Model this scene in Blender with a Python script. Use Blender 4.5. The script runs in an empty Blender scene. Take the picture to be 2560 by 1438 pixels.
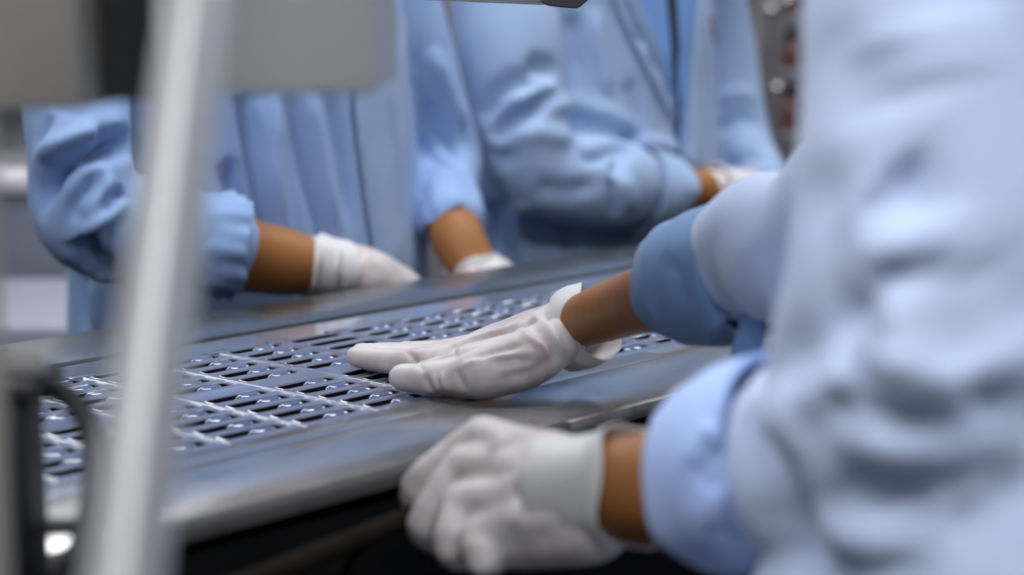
import bpy, bmesh, math, random
import numpy as np
from mathutils import Vector, Matrix
from mathutils.bvhtree import BVHTree

random.seed(7)
RNG = np.random.default_rng(11)
SC = bpy.context.scene
COL = SC.collection
PI = math.pi

# ------------------------------------------------------------------ camera
CAM_Z = 1.24
PITCH = math.radians(8.7)
FPX = 4800.0                                     # focal length in photo pixels (2560 wide)
cam_data = bpy.data.cameras.new('camera')
cam_data.sensor_width = 36.0
cam_data.lens = FPX / 2560.0 * 36.0
cam_data.clip_start = 0.05
cam_data.dof.use_dof = True
cam_data.dof.focus_distance = 1.47
cam_data.dof.aperture_fstop = 3.2
cam = bpy.data.objects.new('camera', cam_data)
COL.objects.link(cam)
cam.location = (0, 0, CAM_Z)
cam.rotation_euler = (PI / 2 - PITCH, 0, 0)
SC.camera = cam

# ------------------------------------------------------------------ world, exposure
world = bpy.data.worlds.new('world')
SC.world = world
world.use_nodes = True
world.node_tree.nodes['Background'].inputs[0].default_value = (0.80, 0.88, 1.0, 1)
world.node_tree.nodes['Background'].inputs[1].default_value = 0.06
SC.view_settings.view_transform = 'Standard'
SC.view_settings.look = 'None'
SC.view_settings.exposure = 0.0
SC.view_settings.gamma = 1.0
SC.view_settings.use_curve_mapping = False
SC.cycles.use_denoising = True
SC.cycles.max_bounces = 8
SC.cycles.caustics_reflective = False
SC.cycles.caustics_refractive = False
SC.cycles.sample_clamp_indirect = 6.0

LAMP_POWER = 24.0
# ceiling fixtures: x, y, length, width, turn, strength factor
LAMPS = [(0.70, -0.80, 1.5, 0.30, 0.0, 1.3), (0.25, 1.95, 1.5, 0.30, 0.0, 0.98), (-1.3, 0.2, 1.5, 0.30, 0.0, 1.2),
         (-1.45, 3.55, 1.5, 0.30, 0.0, 1.2), (1.8, 3.4, 1.5, 0.30, 0.0, 0.7), (-0.6, -1.4, 1.5, 0.30, 0.0, 0.3)]

# ------------------------------------------------------------------ coordinates
MA = math.radians(48.4)                          # the machine runs from near left to far right
UX, UY = math.cos(MA), math.sin(MA)
DECK = 0.95

def m(u, v, z):                                  # along the machine, across it, height
    return Vector((u * UX - v * UY, u * UY + v * UX, z))

def ray(px, py):
    xc = (px - 1280) / FPX
    yc = -(py - 719) / FPX
    c, s = math.cos(PITCH), math.sin(PITCH)
    return Vector((xc, c + yc * s, yc * c - s))

CAMP = Vector((0, 0, CAM_Z))

def ath(px, py, h):                              # a sight line followed to height h over the deck
    return atz(px, py, DECK + h)

def at(px, py, d):                               # a sight line followed to depth d
    return CAMP + ray(px, py) * d

def atv(px, py, v):                              # a sight line followed to the upright plane v
    r = ray(px, py)
    return CAMP + r * (v / (-r.x * UY + r.y * UX))

def atz(px, py, z):
    r = ray(px, py)
    return CAMP + r * ((z - CAM_Z) / r.z)

# ------------------------------------------------------------------ materials
def nodes(name):
    mt = bpy.data.materials.new(name)
    mt.use_nodes = True
    nt = mt.node_tree
    return mt, nt, nt.nodes['Principled BSDF']

def mat(name, col, rough=0.5, metal=0.0, noise=None, bump=None, spec=0.5, trans=0.0, emit=None, sss=0.0, coat=0.0, sheen=0.0, ior=None):
    """noise = (scale, other colour, low, high); bump = (scale, strength, distance)"""
    mt, nt, b = nodes(name)
    b.inputs['Base Color'].default_value = (*col, 1)
    b.inputs['Roughness'].default_value = rough
    b.inputs['Metallic'].default_value = metal
    b.inputs['Specular IOR Level'].default_value = spec
    b.inputs['Transmission Weight'].default_value = trans
    b.inputs['Coat Weight'].default_value = coat
    b.inputs['Sheen Weight'].default_value = sheen
    if ior:
        b.inputs['IOR'].default_value = ior
    if sss:
        b.inputs['Subsurface Weight'].default_value = sss
        b.inputs['Subsurface Radius'].default_value = (0.012, 0.006, 0.004)
        b.inputs['Subsurface Scale'].default_value = 1.0
    if emit:
        b.inputs['Emission Color'].default_value = (*emit[0], 1)
        b.inputs['Emission Strength'].default_value = emit[1]
    tc = nt.nodes.new('ShaderNodeTexCoord')
    if noise:
        n = nt.nodes.new('ShaderNodeTexNoise')
        n.inputs['Scale'].default_value = noise[0]
        n.inputs['Detail'].default_value = 5
        nt.links.new(tc.outputs['Object'], n.inputs['Vector'])
        r = nt.nodes.new('ShaderNodeValToRGB')
        r.color_ramp.elements[0].position = noise[2]
        r.color_ramp.elements[1].position = noise[3]
        r.color_ramp.elements[0].color = (*col, 1)
        r.color_ramp.elements[1].color = (*noise[1], 1)
        nt.links.new(n.outputs['Fac'], r.inputs['Fac'])
        nt.links.new(r.outputs['Color'], b.inputs['Base Color'])
    if bump:
        n = nt.nodes.new('ShaderNodeTexNoise')
        n.inputs['Scale'].default_value = bump[0]
        n.inputs['Detail'].default_value = 4
        nt.links.new(tc.outputs['Object'], n.inputs['Vector'])
        bp = nt.nodes.new('ShaderNodeBump')
        bp.inputs['Strength'].default_value = bump[1]
        bp.inputs['Distance'].default_value = bump[2]
        nt.links.new(n.outputs['Fac'], bp.inputs['Height'])
        nt.links.new(bp.outputs['Normal'], b.inputs['Normal'])
    return mt

def steel_mat(name, col, rough, rough2, scale=(3, 60, 3), turn=MA, metal=0.8):
    """brushed plate: streaks along the machine, worn patches in the gloss"""
    mt, nt, b = nodes(name)
    b.inputs['Metallic'].default_value = metal
    tc = nt.nodes.new('ShaderNodeTexCoord')
    mp = nt.nodes.new('ShaderNodeMapping')
    mp.inputs['Rotation'].default_value = (0, 0, -turn)
    nt.links.new(tc.outputs['Object'], mp.inputs['Vector'])
    mp2 = nt.nodes.new('ShaderNodeMapping')
    mp2.inputs['Scale'].default_value = scale
    nt.links.new(mp.outputs['Vector'], mp2.inputs['Vector'])
    n1 = nt.nodes.new('ShaderNodeTexNoise')
    n1.inputs['Scale'].default_value = 6
    n1.inputs['Detail'].default_value = 6
    nt.links.new(mp2.outputs['Vector'], n1.inputs['Vector'])
    n2 = nt.nodes.new('ShaderNodeTexNoise')
    n2.inputs['Scale'].default_value = 9
    n2.inputs['Detail'].default_value = 5
    nt.links.new(mp.outputs['Vector'], n2.inputs['Vector'])
    mr = nt.nodes.new('ShaderNodeMapRange')
    mr.inputs['From Min'].default_value = 0.3
    mr.inputs['From Max'].default_value = 0.7
    mr.inputs['To Min'].default_value = rough
    mr.inputs['To Max'].default_value = rough2
    nt.links.new(n2.outputs['Fac'], mr.inputs['Value'])
    nt.links.new(mr.outputs['Result'], b.inputs['Roughness'])
    r = nt.nodes.new('ShaderNodeValToRGB')
    r.color_ramp.elements[0].position = 0.3
    r.color_ramp.elements[1].position = 0.75
    r.color_ramp.elements[0].color = (col[0] * 0.8, col[1] * 0.8, col[2] * 0.8, 1)
    r.color_ramp.elements[1].color = (*col, 1)
    nt.links.new(n1.outputs['Fac'], r.inputs['Fac'])
    nt.links.new(r.outputs['Color'], b.inputs['Base Color'])
    bp = nt.nodes.new('ShaderNodeBump')
    bp.inputs['Strength'].default_value = 0.06
    bp.inputs['Distance'].default_value = 0.001
    nt.links.new(n1.outputs['Fac'], bp.inputs['Height'])
    nt.links.new(bp.outputs['Normal'], b.inputs['Normal'])
    return mt

M = {}
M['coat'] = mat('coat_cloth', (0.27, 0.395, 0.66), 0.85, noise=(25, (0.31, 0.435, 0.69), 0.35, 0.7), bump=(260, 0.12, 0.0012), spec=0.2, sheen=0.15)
M['coat_lit'] = mat('lit_coat_cloth', (0.60, 0.70, 0.93), 0.85, noise=(20, (0.63, 0.73, 0.94), 0.35, 0.7), bump=(260, 0.12, 0.0012), spec=0.2, sheen=0.15)  # same blue cloth, its stronger light put into a paler colour
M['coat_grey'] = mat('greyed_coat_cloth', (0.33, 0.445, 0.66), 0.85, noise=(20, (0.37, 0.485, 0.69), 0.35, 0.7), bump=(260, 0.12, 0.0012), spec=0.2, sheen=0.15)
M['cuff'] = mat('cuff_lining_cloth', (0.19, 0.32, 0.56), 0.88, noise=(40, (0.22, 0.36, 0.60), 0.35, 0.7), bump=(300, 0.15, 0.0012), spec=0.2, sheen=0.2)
M['cuff_near'] = mat('cuff_fold_cloth', (0.42, 0.56, 0.92), 0.88, noise=(30, (0.45, 0.59, 0.94), 0.35, 0.7), bump=(300, 0.15, 0.0012), spec=0.2, sheen=0.2)  # cuff lining lightened in colour to offset its shading
M['shirt'] = mat('shirt_cloth', (0.22, 0.40, 0.80), 0.8, bump=(200, 0.1, 0.001), spec=0.3)
M['skin'] = mat('brown_skin', (0.36, 0.15, 0.045), 0.5, noise=(14, (0.30, 0.115, 0.033), 0.35, 0.75), bump=(220, 0.15, 0.0008), spec=0.35, sss=0.08)
M['glove'] = mat('latex_glove', (0.70, 0.645, 0.635), 0.42, noise=(38, (0.56, 0.45, 0.44), 0.42, 0.72), bump=(95, 0.5, 0.0016), spec=0.4, sss=0.10)
M['glove_cuff'] = mat('latex_cuff', (0.78, 0.75, 0.74), 0.45, noise=(30, (0.68, 0.64, 0.63), 0.4, 0.8), bump=(120, 0.2, 0.0015), spec=0.4, sss=0.1)
M['trousers'] = mat('dark_trousers', (0.02, 0.025, 0.04), 0.85, bump=(150, 0.2, 0.001))
M['shoe'] = mat('black_shoe', (0.012, 0.012, 0.013), 0.4)
M['hair'] = mat('black_hair', (0.008, 0.007, 0.006), 0.5, bump=(90, 0.6, 0.003))
M['steel'] = steel_mat('brushed_deck_steel', (0.60, 0.59, 0.59), 0.18, 0.30, metal=0.86)
M['steel_far'] = steel_mat('worn_rail_steel', (0.34, 0.35, 0.36), 0.22, 0.36, metal=0.92)
M['edge'] = mat('bare_cut_steel', (0.62, 0.58, 0.55), 0.35, 0.8, noise=(60, (0.40, 0.38, 0.36), 0.4, 0.7))
M['lip'] = mat('dull_lip_steel', (0.055, 0.052, 0.05), 0.6, 0.0, noise=(40, (0.04, 0.038, 0.036), 0.4, 0.7), spec=0.3)
M['frame_black'] = mat('black_machine_paint', (0.004, 0.004, 0.0042), 0.7, noise=(12, (0.006, 0.0055, 0.005), 0.4, 0.7), spec=0.15)
M['bronze'] = mat('dark_bronze_bar', (0.014, 0.010, 0.007), 0.9, 0.0, noise=(30, (0.009, 0.007, 0.005), 0.4, 0.7), spec=0.05)
M['web'] = mat('blister_film', (0.235, 0.26, 0.355), 0.18, 0.3, noise=(16, (0.28, 0.305, 0.405), 0.35, 0.7), bump=(38, 0.30, 0.002), spec=0.9, coat=0.6)
M['rib'] = mat('film_rib', (0.19, 0.21, 0.29), 0.17, 0.2, noise=(40, (0.24, 0.26, 0.34), 0.4, 0.7), bump=(90, 0.12, 0.001), spec=0.6, coat=0.4)
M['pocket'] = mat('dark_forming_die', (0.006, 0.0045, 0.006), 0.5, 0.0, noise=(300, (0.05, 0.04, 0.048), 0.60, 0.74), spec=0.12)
M['glass'] = mat('ampoule_glass', (0.24, 0.32, 0.60), 0.05, 0.0, spec=0.9, trans=0.45, ior=1.47, coat=0.7)  # blue of the coats' reflection put into the glass colour
M['alu'] = mat('satin_aluminium', (0.46, 0.47, 0.48), 0.45, 0.5, noise=(4, (0.42, 0.43, 0.44), 0.4, 0.7), bump=(60, 0.05, 0.001))
M['hood'] = mat('grey_hood_paint', (0.46, 0.465, 0.465), 0.6, noise=(10, (0.43, 0.435, 0.435), 0.35, 0.7))
M['hood_warm'] = mat('taupe_hood_paint', (0.36, 0.335, 0.30), 0.6, noise=(10, (0.32, 0.30, 0.27), 0.35, 0.7))
M['bracket'] = mat('dark_bracket_paint', (0.045, 0.045, 0.046), 0.6)
M['plastic_grey'] = mat('pale_grey_plastic', (0.42, 0.40, 0.38), 0.5, noise=(20, (0.36, 0.35, 0.33), 0.4, 0.7))
M['rubber'] = mat('black_rubber', (0.010, 0.009, 0.009), 0.5)
M['valve'] = mat('dark_valve_metal', (0.012, 0.013, 0.014), 0.5, 0.2, noise=(20, (0.022, 0.022, 0.022), 0.4, 0.7))
M['brass'] = mat('brass_fitting', (0.30, 0.12, 0.04), 0.4, 0.8)
M['arm'] = mat('silver_arm', (0.50, 0.50, 0.50), 0.4, 0.5)
M['cap'] = mat('black_cap_plastic', (0.022, 0.018, 0.020), 0.45)
M['floor'] = mat('dark_floor', (0.028, 0.028, 0.03), 0.4, noise=(6, (0.022, 0.022, 0.024), 0.4, 0.7))
M['wall'] = mat('mauve_grey_wall', (0.20, 0.19, 0.21), 0.8, noise=(3, (0.18, 0.17, 0.19), 0.4, 0.7))
M['wall_white'] = mat('white_reflector_wall', (0.80, 0.80, 0.82), 0.5, noise=(3, (0.77, 0.77, 0.80), 0.4, 0.7))
M['wall_side'] = mat('darkened_wall', (0.22, 0.23, 0.25), 0.7, noise=(3, (0.20, 0.21, 0.23), 0.4, 0.7))  # unseen walls kept dark grey to cut bounced light
M['ceiling'] = mat('greyed_ceiling', (0.50, 0.51, 0.52), 0.8, noise=(5, (0.46, 0.47, 0.48), 0.4, 0.7))  # unseen ceiling greyed to weaken the bounce
M['cabinet'] = mat('slate_cabinet_paint', (0.21, 0.22, 0.27), 0.5, noise=(8, (0.19, 0.20, 0.25), 0.4, 0.7))
M['white_top'] = mat('white_worktop', (0.66, 0.62, 0.66), 0.4, noise=(9, (0.60, 0.57, 0.61), 0.4, 0.7))
M['bench_top'] = mat('pale_bench_top', (0.36, 0.36, 0.42), 0.4, noise=(9, (0.32, 0.32, 0.38), 0.4, 0.7))
M['dark_glass'] = mat('smoked_glass', (0.07, 0.08, 0.09), 0.1, 0.0, noise=(14, (0.13, 0.14, 0.15), 0.4, 0.7), spec=0.6)
M['rack'] = mat('rack_steel', (0.30, 0.28, 0.29), 0.35, 0.5, noise=(14, (0.24, 0.23, 0.24), 0.4, 0.7))
M['bottle'] = mat('red_brown_bottle', (0.16, 0.075, 0.06), 0.2, 0.0, noise=(20, (0.20, 0.10, 0.07), 0.4, 0.7), spec=0.6)
M['bottle_orange'] = mat('orange_bottle', (0.42, 0.17, 0.08), 0.3, 0.0, noise=(20, (0.36, 0.14, 0.07), 0.4, 0.7), spec=0.6)
M['bottle_cap'] = mat('dark_olive_cap', (0.03, 0.028, 0.015), 0.5)
M['chrome'] = mat('polished_chrome', (0.9, 0.86, 0.86), 0.08, 1.0)
M['lamp_body'] = mat('white_lamp_housing', (0.7, 0.7, 0.7), 0.5)
M['lamp'] = mat('lit_diffuser', (0.9, 0.9, 0.9), 0.5, emit=((0.93, 0.96, 1.0), LAMP_POWER))
M['pen'] = mat('purple_pen_plastic', (0.14, 0.03, 0.07), 0.4)

# ------------------------------------------------------------------ mesh helpers
def smooth(me, angle=None):
    me.polygons.foreach_set('use_smooth', np.ones(len(me.polygons), dtype=bool))
    if angle:
        me.set_sharp_from_angle(angle=math.radians(angle))

def link(name, me, material):
    o = bpy.data.objects.new(name, me)
    COL.objects.link(o)
    if material:
        for x in (material if isinstance(material, (list, tuple)) else [material]):
            me.materials.append(M[x] if isinstance(x, str) else x)
    return o

def from_bm(name, bm, material, sm=None):
    me = bpy.data.meshes.new(name)
    bmesh.ops.recalc_face_normals(bm, faces=bm.faces)
    bm.to_mesh(me)
    bm.free()
    if sm is not None:
        smooth(me, sm)
    return link(name, me, material)

def tag(o, label=None, cat=None, group=None, kind=None):
    if label: o['label'] = label
    if cat: o['category'] = cat
    if group: o['group'] = group
    if kind: o['kind'] = kind
    return o

def assemble(root, tree, base=None):
    """tree: list of child or (child, [grandchildren]); meshes were made in world space"""
    base = Vector(base) if base is not None else Vector(root.location)
    if root.type == 'MESH':
        root.data.transform(Matrix.Translation(-base))
    root.location = base
    def hang(c, p):
        c.data.transform(Matrix.Translation(-base))
        c.parent = p
    for t in tree:
        if isinstance(t, tuple):
            hang(t[0], root)
            for g in t[1]:
                hang(g, t[0])
        else:
            hang(t, root)
    return root

def empty(name, base):
    o = bpy.data.objects.new(name, None)
    COL.objects.link(o)
    o.location = base
    o.empty_display_size = 0.05
    return o

def box(bm, lo, hi, f=None, bevel=0.0, seg=2):
    """axis box; f maps (a, b, c) to world"""
    tmp = bmesh.new()
    bmesh.ops.create_cube(tmp, size=1.0)
    for v in tmp.verts:
        v.co = Vector([lo[i] + (v.co[i] + 0.5) * (hi[i] - lo[i]) for i in range(3)])
    if bevel > 0:
        bmesh.ops.bevel(tmp, geom=tmp.edges[:], offset=bevel, segments=seg, affect='EDGES', profile=0.5)
    if f:
        for v in tmp.verts:
            v.co = f(*v.co)
    me = bpy.data.meshes.new('t')
    tmp.to_mesh(me); tmp.free()
    bm.from_mesh(me)
    bpy.data.meshes.remove(me)
    return bm

def make_box(name, lo, hi, material, f=None, bevel=0.002, seg=2):
    bm = bmesh.new()
    box(bm, lo, hi, f, bevel, seg)
    return from_bm(name, bm, material, 40)

def frames(pts, up=None):
    pts = [Vector(p) for p in pts]
    T = []
    for i in range(len(pts)):
        a = pts[max(0, i - 1)]; b = pts[min(len(pts) - 1, i + 1)]
        T.append((b - a).normalized())
    up = Vector(up) if up is not None else (Vector((0, 0, 1)) if abs(T[0].z) < 0.85 else Vector((1, 0, 0)))
    n = (up - T[0] * up.dot(T[0])).normalized()
    out = []
    for t in T:
        n = (n - t * n.dot(t)).normalized()
        out.append((t, n, t.cross(n)))
    return out

def catmull(pts, rad, k=6):
    P = [np.array(p, float) for p in pts]; R = list(rad)
    P = [2 * P[0] - P[1]] + P + [2 * P[-1] - P[-2]]
    R = [R[0]] + R + [R[-1]]
    op, orr = [], []
    for i in range(1, len(P) - 2):
        for j in range(k):
            t = j / k
            a = 2 * P[i]; b = P[i + 1] - P[i - 1]
            c = 2 * P[i - 1] - 5 * P[i] + 4 * P[i + 1] - P[i + 2]
            d = -P[i - 1] + 3 * P[i] - 3 * P[i + 1] + P[i + 2]
            op.append(0.5 * (a + b * t + c * t * t + d * t ** 3))
            s = t * t * (3 - 2 * t)
            orr.append(R[i] * (1 - s) + R[i + 1] * s)
    op.append(P[-2]); orr.append(R[-2])
    return [Vector(p) for p in op], orr

def tube(bm, pts, rad, n=20, up=None, ratio=1.0, curve=0, cap=True):
    """round-ended limb; ratio squashes it across 'up'"""
    if curve:
        pts, rad = catmull(pts, rad, curve)
    pts = [Vector(p) for p in pts]
    fr = frames(pts, up)
    rings = []
    def ring(c, N, B, r):
        return [bm.verts.new(c + (N * math.cos(a) * r + B * math.sin(a) * r * ratio)) for a in [2 * PI * k / n for k in range(n)]]
    t0 = fr[0][0]; t1 = fr[-1][0]
    if cap:
        for q in (80, 55, 28):
            q = math.radians(q)
            rings.append(ring(pts[0] - t0 * rad[0] * math.sin(q), fr[0][1], fr[0][2], rad[0] * math.cos(q)))
    for p, f, r in zip(pts, fr, rad):
        rings.append(ring(p, f[1], f[2], r))
    if cap:
        for q in (28, 55, 80):
            q = math.radians(q)
            rings.append(ring(pts[-1] + t1 * rad[-1] * math.sin(q), fr[-1][1], fr[-1][2], rad[-1] * math.cos(q)))
    for a, b in zip(rings, rings[1:]):
        for k in range(n):
            bm.faces.new((a[k], a[(k + 1) % n], b[(k + 1) % n], b[k]))
    bm.faces.new(rings[0][::-1]); bm.faces.new(rings[-1])

def loft(bm, rings, n=48, power=2.3):
    """rings: (u, v, z, ru, rv) -> closed body"""
    rr = []
    for (u, v, z, ru, rv) in rings:
        r = []
        for k in range(n):
            a = 2 * PI * k / n
            c, s = math.cos(a), math.sin(a)
            r.append(bm.verts.new(m(u + ru * math.copysign(abs(c) ** (2 / power), c), v + rv * math.copysign(abs(s) ** (2 / power), s), z)))
        rr.append(r)
    for a, b in zip(rr, rr[1:]):
        for k in range(n):
            bm.faces.new((a[k], a[(k + 1) % n], b[(k + 1) % n], b[k]))
    bm.faces.new(rr[0][::-1]); bm.faces.new(rr[-1])

def ball(bm, c, r, sc=(1, 1, 1), rot=None, seg=24):
    mt = Matrix.Translation(Vector(c))
    if rot is not None:
        mt = mt @ rot
    bmesh.ops.create_uvsphere(bm, u_segments=seg, v_segments=seg // 2, radius=r, matrix=mt @ Matrix.Diagonal((*sc, 1)))

def remesh(bm, voxel, iters=6, fac=0.5):
    bmesh.ops.recalc_face_normals(bm, faces=bm.faces)
    me = bpy.data.meshes.new('t'); bm.to_mesh(me); bm.free()
    o = bpy.data.objects.new('t', me); COL.objects.link(o)
    r = o.modifiers.new('r', 'REMESH'); r.mode = 'VOXEL'; r.voxel_size = voxel; r.adaptivity = 0
    s = o.modifiers.new('s', 'SMOOTH'); s.iterations = iters; s.factor = fac
    dg = bpy.context.evaluated_depsgraph_get()
    new = bpy.data.meshes.new_from_object(o.evaluated_get(dg))
    bpy.data.objects.remove(o); bpy.data.meshes.remove(me)
    smooth(new)
    return new

def co_of(me):
    a = np.empty(len(me.vertices) * 3, np.float64); me.vertices.foreach_get('co', a); return a.reshape(-1, 3)

def no_of(me):
    a = np.empty(len(me.vertices) * 3, np.float32); me.vertices.foreach_get('normal', a); return a.reshape(-1, 3).astype(np.float64)

def set_co(me, a):
    me.vertices.foreach_set('co', a.astype(np.float32).ravel()); me.update()

def bvh_of(me):
    return BVHTree.FromPolygons([v.co[:] for v in me.vertices], [p.vertices[:] for p in me.polygons])

def sculpt(me, strokes, gain=1.0):
    """folds pushed into or pulled out of cloth along lines found by sight: ([points], width, height)"""
    bvh = bvh_of(me)
    co = co_of(me); no = no_of(me)
    disp = np.zeros(len(co))
    for pts, width, amp in strokes:
        S, N, Wt = [], [], []
        seg = [math.dist(a, b) for a, b in zip(pts, pts[1:])]
        tot = sum(seg); acc = 0
        for (a, b), L in zip(zip(pts, pts[1:]), seg):
            k = max(2, int(L / 7))
            for j in range(k):
                t = j / k
                p = (a[0] + (b[0] - a[0]) * t, a[1] + (b[1] - a[1]) * t)
                h = bvh.ray_cast(CAMP, ray(*p).normalized())
                if h[0] is not None:
                    S.append(h[0][:]); N.append(h[1][:])
                    q = (acc + L * t) / tot
                    Wt.append(min(1.0, 4.5 * q, 4.5 * (1 - q)) ** 0.7 if 0 < q < 1 else 0.0)
            acc += L
        if len(S) < 3:
            continue
        S = np.array(S); N = np.array(N); Wt = np.array(Wt)
        R = 2.6 * width
        idx = np.where(np.all((co > S.min(0) - R) & (co < S.max(0) + R), axis=1))[0]
        for c in range(0, len(idx), 4000):
            ii = idx[c:c + 4000]
            d2 = ((co[ii][:, None, :] - S[None]) ** 2).sum(2)
            j = d2.argmin(1)
            d = np.sqrt(d2[np.arange(len(ii)), j])
            w = np.exp(-(d / width) ** 2) * Wt[j]
            w *= np.clip((no[ii] * N[j]).sum(1) * 1.5, 0, 1)
            disp[ii] += amp * gain * w
    set_co(me, co + no * disp[:, None])

def crumple(me, scale, amp, seed=1, stretch=(1, 1, 1)):
    rng = np.random.default_rng(seed)
    co = co_of(me); no = no_of(me); h = np.zeros(len(co))
    for k in range(9):
        d = rng.normal(size=3); d /= np.linalg.norm(d)
        f = scale * rng.uniform(0.6, 1.6)
        h += np.sin((co * np.array(stretch)) @ d * f + rng.uniform(0, 6.28) + 1.3 * np.sin(co @ rng.normal(size=3) * scale * 0.5)) / 9 ** 0.5
    set_co(me, co + no * (h * amp)[:, None])

def shell(name, pts, rad, material, n=72, thick=0.0016, wave=None, up=None, ratio=1.0, curve=4):
    """an open-ended band of cloth or latex with real thickness; wave(angle, s) scales the radius"""
    if curve:
        pts, rad = catmull(pts, rad, curve)
    fr = frames(pts, up)
    bm = bmesh.new()
    L = len(pts)
    def ring(i, off):
        s = i / (L - 1)
        t, N, B = fr[i]
        out = []
        for k in range(n):
            a = 2 * PI * k / n
            w = wave(a, s) if wave else (1.0, 0.0)
            r = rad[i] * w[0] - off
            out.append(bm.verts.new(pts[i] + N * math.cos(a) * r + B * math.sin(a) * r * ratio + t * w[1]))
        return out
    rings = [ring(i, 0.0) for i in range(L)] + [ring(i, thick) for i in reversed(range(L))]
    rings.append(rings[0])
    for a, b in zip(rings, rings[1:]):
        for k in range(n):
            bm.faces.new((a[k], a[(k + 1) % n], b[(k + 1) % n], b[k]))
    return from_bm(name, bm, material, 60)

def patch(name, me_on, left, right, material, off=0.003, rows=40, cols=10, thick=0.002, bulge=0.0):
    """a flat piece of cloth (placket, pocket, lapel) laid on a garment between two seam lines"""
    bvh = bvh_of(me_on)
    def sample(poly, q):
        seg = [math.dist(a, b) for a, b in zip(poly, poly[1:])]
        d = q * sum(seg)
        for (a, b), L in zip(zip(poly, poly[1:]), seg):
            if d <= L or (a, b) == (poly[-2], poly[-1]):
                t = min(1, d / max(L, 1e-6))
                return (a[0] + (b[0] - a[0]) * t, a[1] + (b[1] - a[1]) * t)
            d -= L
    bm = bmesh.new(); top = []; bot = []
    last = None
    for i in range(rows + 1):
        a = sample(left, i / rows); b = sample(right, i / rows)
        rt, rb = [], []
        for j in range(cols + 1):
            q = j / cols
            p = (a[0] + (b[0] - a[0]) * q, a[1] + (b[1] - a[1]) * q)
            h = bvh.ray_cast(CAMP, ray(*p).normalized())
            if h[0] is None:
                if last is None:
                    continue
                pos = CAMP + ray(*p) * ((last - CAMP).length / ray(*p).length); nrm = -ray(*p).normalized()
            else:
                pos = h[0]; nrm = h[1]
            last = pos
            o2 = off + bulge * math.sin(PI * q)
            rt.append(bm.verts.new(pos + nrm * o2)); rb.append(bm.verts.new(pos + nrm * (o2 - thick - bulge * math.sin(PI * q))))
        top.append(rt); bot.append(rb)
    for g, rev in ((top, False), (bot, True)):
        for r0, r1 in zip(g, g[1:]):
            for j in range(min(len(r0), len(r1)) - 1):
                f = (r0[j], r0[j + 1], r1[j + 1], r1[j])
                bm.faces.new(f[::-1] if rev else f)
    for j in range(cols):
        bm.faces.new((top[0][j], top[0][j + 1], bot[0][j + 1], bot[0][j]))
        bm.faces.new((top[-1][j], top[-1][j + 1], bot[-1][j + 1], bot[-1][j]))
    for i in range(rows):
        bm.faces.new((top[i][0], top[i + 1][0], bot[i + 1][0], bot[i][0]))
        bm.faces.new((top[i][-1], top[i + 1][-1], bot[i + 1][-1], bot[i][-1]))
    return from_bm(name, bm, material, 60)

# ------------------------------------------------------------------ the room
RX0, RX1, RY0, RY1, RZ = -2.9, 2.9, -2.4, 4.7, 2.95
def structure(name, lo, hi, material, bevel=0.0):
    o = make_box(name, lo, hi, material, None, bevel)
    return tag(o, kind='structure')
structure('floor', (RX0, RY0, -0.1), (RX1, RY1, 0.0), 'floor')
structure('ceiling', (RX0, RY0, RZ), (RX1, RY1, RZ + 0.1), 'ceiling')
structure('wall_back', (-0.62, RY1, 0), (RX1 + 0.1, RY1 + 0.1, RZ), 'wall')
structure('wall_back_reflector', (RX0 - 0.1, RY1 - .02, 0), (-0.62, RY1 + 0.1, RZ), 'wall_white')  # unseen white stretch added to brighten reflections in the deck
structure('wall_front', (RX0 - 0.1, RY0 - 0.1, 0), (RX1 + 0.1, RY0, RZ), 'wall_side')
structure('wall_left', (RX0 - 0.1, RY0, 0), (RX0, RY1, RZ), 'wall_side')
structure('wall_right', (RX1, RY0, 0), (RX1 + 0.1, RY1, RZ), 'wall_side')
structure('baseboard_back', (RX0, RY1 - 0.015, 0), (RX1, RY1, 0.1), 'cabinet', 0.003)

for i, (x, y, L, W, a, k) in enumerate(LAMPS):
    f = lambda p, q, r, x=x, y=y, a=a: Vector((x + p * math.cos(a) - q * math.sin(a), y + p * math.sin(a) + q * math.cos(a), RZ + r))
    root = empty('ceiling_light', (x, y, RZ))
    h = make_box('housing', (-L / 2 - .02, -W / 2 - .02, -0.05), (L / 2 + .02, W / 2 + .02, 0.0), 'lamp_body', f, 0.004)
    lm = M['lamp'] if k == 1.0 else mat('lit_diffuser_dim', (0.9, 0.9, 0.9), 0.5, emit=((0.93, 0.96, 1.0), LAMP_POWER * k))
    d = make_box('diffuser', (-L / 2, -W / 2, -0.062), (L / 2, W / 2, -0.048), lm, f, 0.003)
    tag(root, 'flat white ceiling light panel above the packing room', 'ceiling light', 'ceiling light panels')
    assemble(root, [h, d])

# ------------------------------------------------------------------ the packing machine
U0, U1 = -0.25, 3.1
VN, VS, V3, V2, V1 = 0.828, 0.920, 0.950, 1.260, 1.367
machine = empty('packing_machine', m(1.4, 1.1, 0))
far_rail = make_box('far_rail', (U0, V2 + .0035, DECK - .022), (U1, V1, DECK), 'steel_far', m, 0.0006, 2)
near_rail = make_box('near_rail', (U0, VN, DECK - .012), (U1, VS - .0006, DECK), 'steel', m, 0.0008, 2)
bm = bmesh.new()
pr = [(VN, DECK - .0004), (VN - .004, DECK - .001), (VN - .0075, DECK - .004), (VN - .009, DECK - .009), (VN - .009, DECK - .011), (VN, DECK - .011)]
UE = 0.985
rows = [[bm.verts.new(m(u, v, z)) for v, z in pr] for u in (U0, UE)]
for k in range(len(pr)):
    bm.faces.new((rows[0][k], rows[0][(k + 1) % len(pr)], rows[1][(k + 1) % len(pr)], rows[1][k]))
bm.faces.new(rows[0]); bm.faces.new(rows[1][::-1])
lip = from_bm('rounded_lip', bm, 'lip', 50)
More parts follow.
